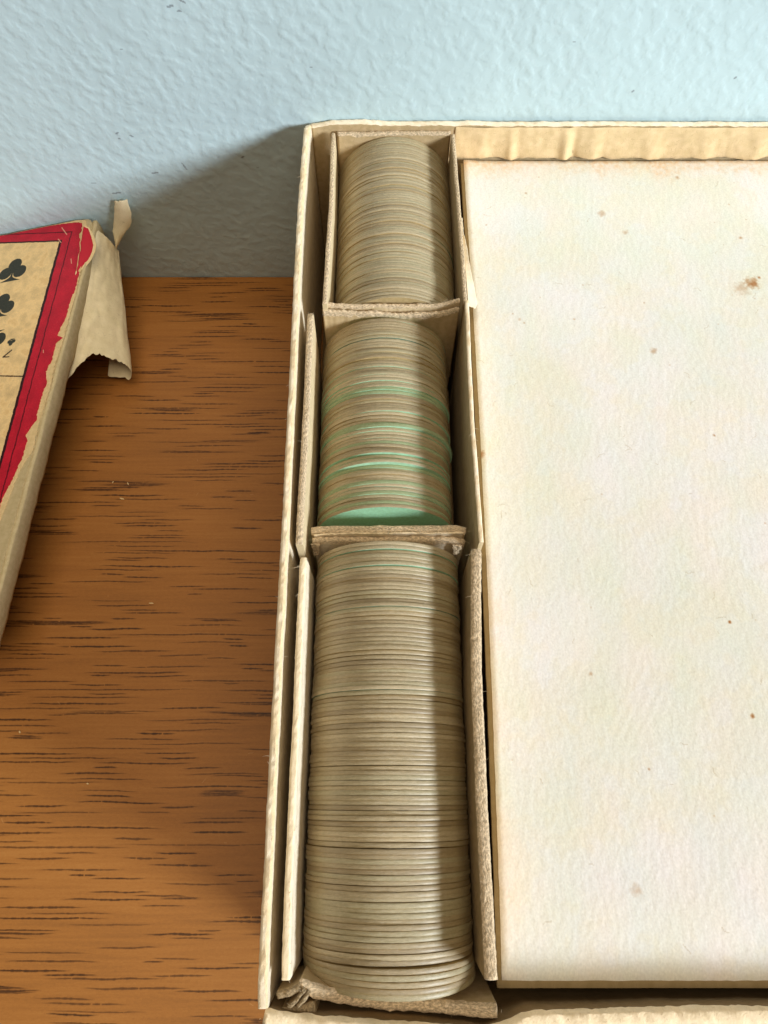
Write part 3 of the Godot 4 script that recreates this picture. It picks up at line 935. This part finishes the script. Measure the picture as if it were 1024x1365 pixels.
func lid_print() -> Image:
	var k := 8.0
	var W := 800
	var H := 1200
	var im := Image.create(W, H, false, Image.FORMAT_RGB8)
	var red := c8(192, 30, 52)
	var tan := c8(236, 203, 148)
	var gn := noise_image(512, 512, 0.02, 91, 4)
	var fn := noise_image(512, 512, 0.2, 92, 2)
	for y in H:
		for x in W:
			var X := x / k - 195.0
			var Z := y / k - 2.0
			var g := gn.get_pixel(x % 512, y % 512).r - 0.5
			var f := fn.get_pixel(x % 512, y % 512).r - 0.5
			var xb := -110.3 - 0.067 * (Z - 8.6) + 0.12 * n1(Z * 0.5)
			var zt := 8.6 + 0.18 * (maxf(X, -150.0) + 110.3) + 0.10 * n1(X * 0.5, 9.0)
			var dx := xb - X
			var dz := Z - zt
			var d := minf(dx, dz)
			var c: Color
			if d > 0.0:
				c = tan
				var s := 1.0 + 0.22 * g + 0.10 * f
				c = Color(c.r * s, c.g * s, c.b * (s - 0.06 * f))
				if g > 0.12: c = c.lerp(c8(176, 138, 86), clampf((g - 0.12) * (1.6 + 3.0 * f), 0, 0.35))
				var zl := 60.6 + 0.17 * (X + 114.9)
				if absf(Z - zl) < 0.22 + 0.06 * n1(X * 2.0): c = c8(52, 40, 28)
			else:
				c = red
				var s := 1.0 + 0.16 * g + 0.14 * f
				c = Color(c.r * s, c.g * s, c.b * s)
				if f > 0.36 and g > 0.02: c = c.lerp(c8(214, 130, 110), 0.4)
				var m := maxf(-dx, -dz)
				var line := 0.95 if -dx >= -dz else 0.6
				if m < line: c = c8(50, 22, 26).lerp(red, clampf((0.1 - (line - m)) * 4.0, 0, 0.6))
				elif absf(m - 3.9 - 0.12 * n1(X * 0.2, Z * 0.2)) < 0.2: c = c8(92, 14, 28)
			im.set_pixel(x, y, c)
	club(im, -126.2, 17.2, 10.2, 0.0)
	club(im, -127.8, 31.4, 10.2, 0.0)
	club(im, -128.6, 46.0, 10.2, PI)
	club(im, -120.8, 47.0, 2.9, PI)
	club(im, -127.5, 74.0, 10.2, 0.0)
	for x0 in [-152.0, -172.0]:
		for z0 in [14.0, 28.0, 42.0, 72.0, 88.0]: club(im, x0, z0, 10.2, 0.0)
	# the upside-down 7
	var seven := [Vector2(-119.9, 50.2), Vector2(-122.6, 52.4), Vector2(-122.6, 52.4), Vector2(-120.4, 52.6)]
	for s in [0, 2]:
		for i in 40:
			var p: Vector2 = seven[s].lerp(seven[s + 1], i / 39.0)
			for yy in range(-2, 3):
				for xx in range(-2, 3):
					if Vector2(xx, yy).length() < (1.5 if s == 0 else 1.9): im.set_pixel(int((p.x + 195.0) * k) + xx, int((p.y + 2.0) * k) + yy, c8(60, 46, 32))
	# scratches through the red into the pale paper
	for s in [[-110.5, 2.6, -107.9, 6.2], [-111.0, 7.4, -109.6, 9.2], [-104.5, 17.0, -104.0, 19.0], [-125, -0.2, -124.4, 0.6], [-108.2, 52, -108.0, 53]]:
		for i in 60:
			var p := Vector2(s[0], s[1]).lerp(Vector2(s[2], s[3]), i / 59.0)
			for yy in 2:
				for xx in 2: im.set_pixel(clampi(int((p.x + 195.0) * k) + xx, 0, W - 1), clampi(int((p.y + 2.0) * k) + yy, 0, H - 1), c8(226, 172, 142))
	return im

func build_lid():
	var lid := thing("box_lid", "torn red box lid printed with black clubs, propped against the wall at the left edge", "box lid")
	var print_mat := mat(Color.WHITE, 0.55, tex(lid_print()), M.paper_h, 0.003)
	var uvf := func(q: Vector2) -> Vector2: return Vector2((q.x + 195.0) / 100.0, (q.y + 2.0) / 150.0)
	# the grey board: a shallow tray with a rounded back corner
	var outline := PackedVector2Array()
	outline.append(Vector2(-180, 0.6))
	outline.append(Vector2(-104, 0.7))
	for k in 6:
		var an := PI * 0.5 * k / 5.0
		outline.append(Vector2(-102.0 + 2.9 * sin(an), 3.6 - 2.9 * cos(an)))
	for k in 70:
		var z := 6.0 + k * 2.0
		outline.append(Vector2(lid_edge(z) + 0.25 * fbm(z * 0.12, 3.0) + 0.1 * fbm(z * 0.9, 5.0), z))
	outline.append(Vector2(-180, 146))
	put("board", prism(outline, func(q: Vector2, s: int) -> Vector3: return Vector3(q.x + s * 0.3, lid_y(q.x, q.y) - s * 1.6, q.y)), M.board_grey, lid)
	# sides of the tray
	var side := []
	for k in 75:
		var z := 1.6 + k * 1.95
		side.append(Vector2(lid_edge(z) - 0.25, z))
	var skirt := sheet(side.size() - 1, 8, func(u: float, s: float) -> Vector3:
		var q: Vector2 = side[int(round(u * (side.size() - 1)))]
		var y := lid_y(q.x, q.y) - 0.3
		var drop := 6.6 + 0.5 * fbm(q.y * 0.1, 8.0) + 0.3 * fbm(q.y * 0.6, 2.0)
		return Vector3(q.x + 0.25 * s + 0.25 * sin(s * 3.1) + 0.25 * fbm(q.y * 0.15, s), y - drop * s, q.y), -1.4)
	put("side_board", skirt, M.board_grey, lid)
	put("back_board", slab(Vector3(-180, 0.4, 2.6), Vector3(-178, 4.6, 144), 0.3), M.board_grey, lid)
	stand("back_side", [Vector3(-178, 9.6, 1.7), Vector3(-102, 28.6, 1.7)], {"base": 0.6, "t": 1.4, "rag": 0.0}, M.board_grey, M.board_grey, lid)
	# cream paper left bare where the red print has torn away
	var tear := [Vector2(-180, 0.7), Vector2(-114.8, 0.5), Vector2(-104.8, 0.5), Vector2(-101.9, 1.3), Vector2(-100.7, 4.0), Vector2(-100.7, 8.8), Vector2(-100.1, 22.1), Vector2(-100.4, 32.0), Vector2(-101.2, 41.2), Vector2(-101.9, 50.4), Vector2(-103.0, 56.8), Vector2(-103.3, 66.8), Vector2(-105.0, 80.3), Vector2(-105.0, 87.1), Vector2(-108.4, 94.1), Vector2(-111.1, 107.1), Vector2(-113.0, 118), Vector2(-115, 146), Vector2(-180, 146)]
	put("torn_paper", prism(ragged(tear, 0.35, 201), func(q: Vector2, s: int) -> Vector3: return Vector3(q.x, lid_y(q.x, q.y) + 0.22 - s * 0.4, q.y)), M.cream_tear, lid)
	# the printed paper, red border round the picture panel
	var redp := [Vector2(-180, 0.8), Vector2(-114.8, 0.8), Vector2(-109.8, 1.1), Vector2(-104.8, 1.7), Vector2(-102.8, 2.6), Vector2(-102.4, 5.4), Vector2(-103.2, 7.1), Vector2(-102.2, 10.0), Vector2(-101.6, 14.5), Vector2(-101.6, 19.5), Vector2(-101.3, 22.5), Vector2(-100.3, 23.4), Vector2(-100.6, 27.4), Vector2(-100.9, 30.7), Vector2(-101.6, 33.4), Vector2(-101.9, 37.3), Vector2(-102.3, 40.8), Vector2(-104.2, 47.2), Vector2(-102.0, 48.5), Vector2(-104.1, 50.4), Vector2(-104.2, 56.1), Vector2(-105.8, 60.3), Vector2(-104.6, 64.3), Vector2(-105.3, 67.5), Vector2(-106.1, 75.5), Vector2(-105.6, 77.1), Vector2(-108.5, 82.0), Vector2(-107.4, 84.2), Vector2(-108.2, 89.7), Vector2(-110.1, 96.8), Vector2(-112.2, 102.7), Vector2(-112.8, 112), Vector2(-115, 122), Vector2(-117, 146), Vector2(-180, 146)]
	put("printed_paper", prism(ragged(redp, 0.32, 301), func(q: Vector2, s: int) -> Vector3: return Vector3(q.x, lid_y(q.x, q.y) + 0.40 - s * 0.16, q.y), uvf), print_mat, lid)
	# a red shred standing off the back corner
	var shred := sheet(6, 16, func(u: float, s: float) -> Vector3:
		var x := -101.2 + 3.6 * u * sin(PI * clampf(s * 0.9 + 0.1, 0, 1)) + 0.4 * fbm(s * 4.0, u * 2.0)
		return Vector3(x, lerpf(30.9, 29.6, s) - 0.9 * u * u, lerpf(5.5, 23.0, s) + 0.5 * fbm(u * 3.0, 4.0)), 0.2)
	put("torn_shred", shred, mat(c8(184, 30, 48), 0.6, null, M.paper_h, 0.0), lid)
	var shred_rim := sheet(6, 20, func(u: float, s: float) -> Vector3:
		var x := -101.6 + 4.9 * u * sin(PI * clampf(s * 0.88 + 0.12, 0, 1)) + 0.5 * fbm(s * 4.0, u * 2.0)
		return Vector3(x, lerpf(30.6, 29.2, s) - 0.9 * u * u, lerpf(4.8, 24.2, s) + 0.5 * fbm(u * 3.0, 4.0)), 0.2)
	put("torn_shred", shred_rim, M.cream_tear, lid)
	# the peeled lining, curled into a cone along the side
	var back := [Vector2(-99.0, 29.4), Vector2(-97.8, 28.4), Vector2(-96.4, 25.8), Vector2(-95.2, 23.0), Vector2(-94.4, 20.2), Vector2(-94.2, 18.2), Vector2(-95.2, 16.4), Vector2(-97.0, 15.8)]
	var front := [Vector2(-103.3, 21.4), Vector2(-99.8, 19.9), Vector2(-96.2, 18.2), Vector2(-91.8, 15.4), Vector2(-88.2, 11.4), Vector2(-87.2, 7.6), Vector2(-90.0, 3.8), Vector2(-96.8, 3.2)]
	var zend := [64.0, 52.5, 47.6, 47.2, 47.2, 47.6, 48.2, 46.0]
	var flap := sheet(56, 44, func(u: float, s: float) -> Vector3:
		var f := u * 7.0
		var i := mini(int(f), 6)
		var t := f - i
		var cub := func(a: Array) -> Vector2: return a[i].cubic_interpolate(a[i + 1], a[maxi(i - 1, 0)], a[mini(i + 2, 7)], t)
		var ze := lerpf(zend[i], zend[i + 1], t) + 1.1 * fbm(u * 7.0, 5.0) + 0.8 * fbm(u * 30.0, 6.0)
		var z := lerpf(4.2 + 0.8 * fbm(u * 5.0, 77.0), ze, s)
		var g := (z - 4.0) / 43.5
		var pb: Vector2 = cub.call(back)
		var pf: Vector2 = cub.call(front)
		var p := pb.lerp(pf, g)
		return Vector3(p.x, p.y, z) + Vector3(0.18, 0.18, 0) * (2.2 * fbm(u * 2.5, s * 2.5) + 1.4 * absf(n1(u * 6.0 + s * 2.0, s * 3.0 - u, 9.0))), 0.14)
	put("curled_lining", flap, M.flap, lid)
	# and the thin twisted strip that still stands up behind it
	var L := [Vector3(-94.2, 21.5, 3.6), Vector3(-93.6, 26, 2.4), Vector3(-92.0, 30, 2.0), Vector3(-90.4, 34, 1.5), Vector3(-89.0, 38.0, 1.1)]
	var Rr := [Vector3(-93.4, 21.0, 5.0), Vector3(-89.8, 26, 4.6), Vector3(-86.0, 30, 3.6), Vector3(-84.6, 34, 2.8), Vector3(-84.6, 38.6, 1.2)]
	var strip := sheet(8, 28, func(u: float, s: float) -> Vector3:
		var f := s * 4.0
		var i := mini(int(f), 3)
		var t := f - i
		var a: Vector3 = L[i].cubic_interpolate(L[i + 1], L[maxi(i - 1, 0)], L[mini(i + 2, 4)], t)
		var b: Vector3 = Rr[i].cubic_interpolate(Rr[i + 1], Rr[maxi(i - 1, 0)], Rr[mini(i + 2, 4)], t)
		var q := a.lerp(b, u)
		q.z += 1.3 * sin(PI * u) * (1.0 - s * 0.7)
		q.y += (0.6 * fbm(u * 4.0, 3.0) if s > 0.95 else 0.0)
		q.x += 0.25 * fbm(s * 6.0, u) 
		return q, 0.18)
	put("torn_strip", strip, M.flap, lid)

func ragged(pts: Array, amp: float, sd: int) -> PackedVector2Array:
	var out := PackedVector2Array()
	for k in pts.size():
		var a: Vector2 = pts[k]
		var b: Vector2 = pts[(k + 1) % pts.size()]
		var far := a.x < -150 or b.x < -150
		var m := 1 if far else maxi(1, int(a.distance_to(b) / 0.45))
		for i in m:
			var p := a.lerp(b, float(i) / m)
			if not far and i > 0: p += Vector2(amp * 1.4 * fbm(p.y * 0.9, p.x * 0.9, sd), amp * 0.5 * fbm(p.x * 1.1 + 30.0, p.y * 1.1, sd))
			out.append(p)
	return out

func build_crumbs():
	var places := [[-86.6, 92.0, 1.1, 0.3, "paper crumb, longest pale splinter on the bare wood between lid and box"], [-85.4, 86.5, 0.55, 1.0, "tiny pale paper crumb on the wood just above the splinter"], [-90.5, 86.0, 0.4, 2.0, "tiny pale crumb on the wood to the left of the other two"], [-72.5, 127.5, 0.9, 0.1, "thin pale paper splinter lying alone on the middle of the wood"], [-106.0, 166.0, 0.5, 0.9, "pale speck of paper on the wood close to the photo's left side"], [-84.0, 180.0, 0.4, 0.4, "pale speck of paper on the front part of the wood"]]
	for k in places:
		var pts := PackedVector2Array()
		for i in 7:
			var an := TAU * i / 7.0
			pts.append(Vector2(cos(an) * k[2] * rng.randf_range(0.7, 1.1), sin(an) * 0.22 * rng.randf_range(0.7, 1.2)).rotated(k[3]))
		var o := put("paper_crumb", prism(pts, func(q: Vector2, s: int) -> Vector3: return Vector3(q.x, 0.28 - 0.25 * s + 0.1 * q.x, q.y)), M.cream_tear, self)
		o.position = Vector3(k[0], 0.08, k[1]) * MM
		tag(o, k[4], "paper crumb", "paper crumbs on the wood")
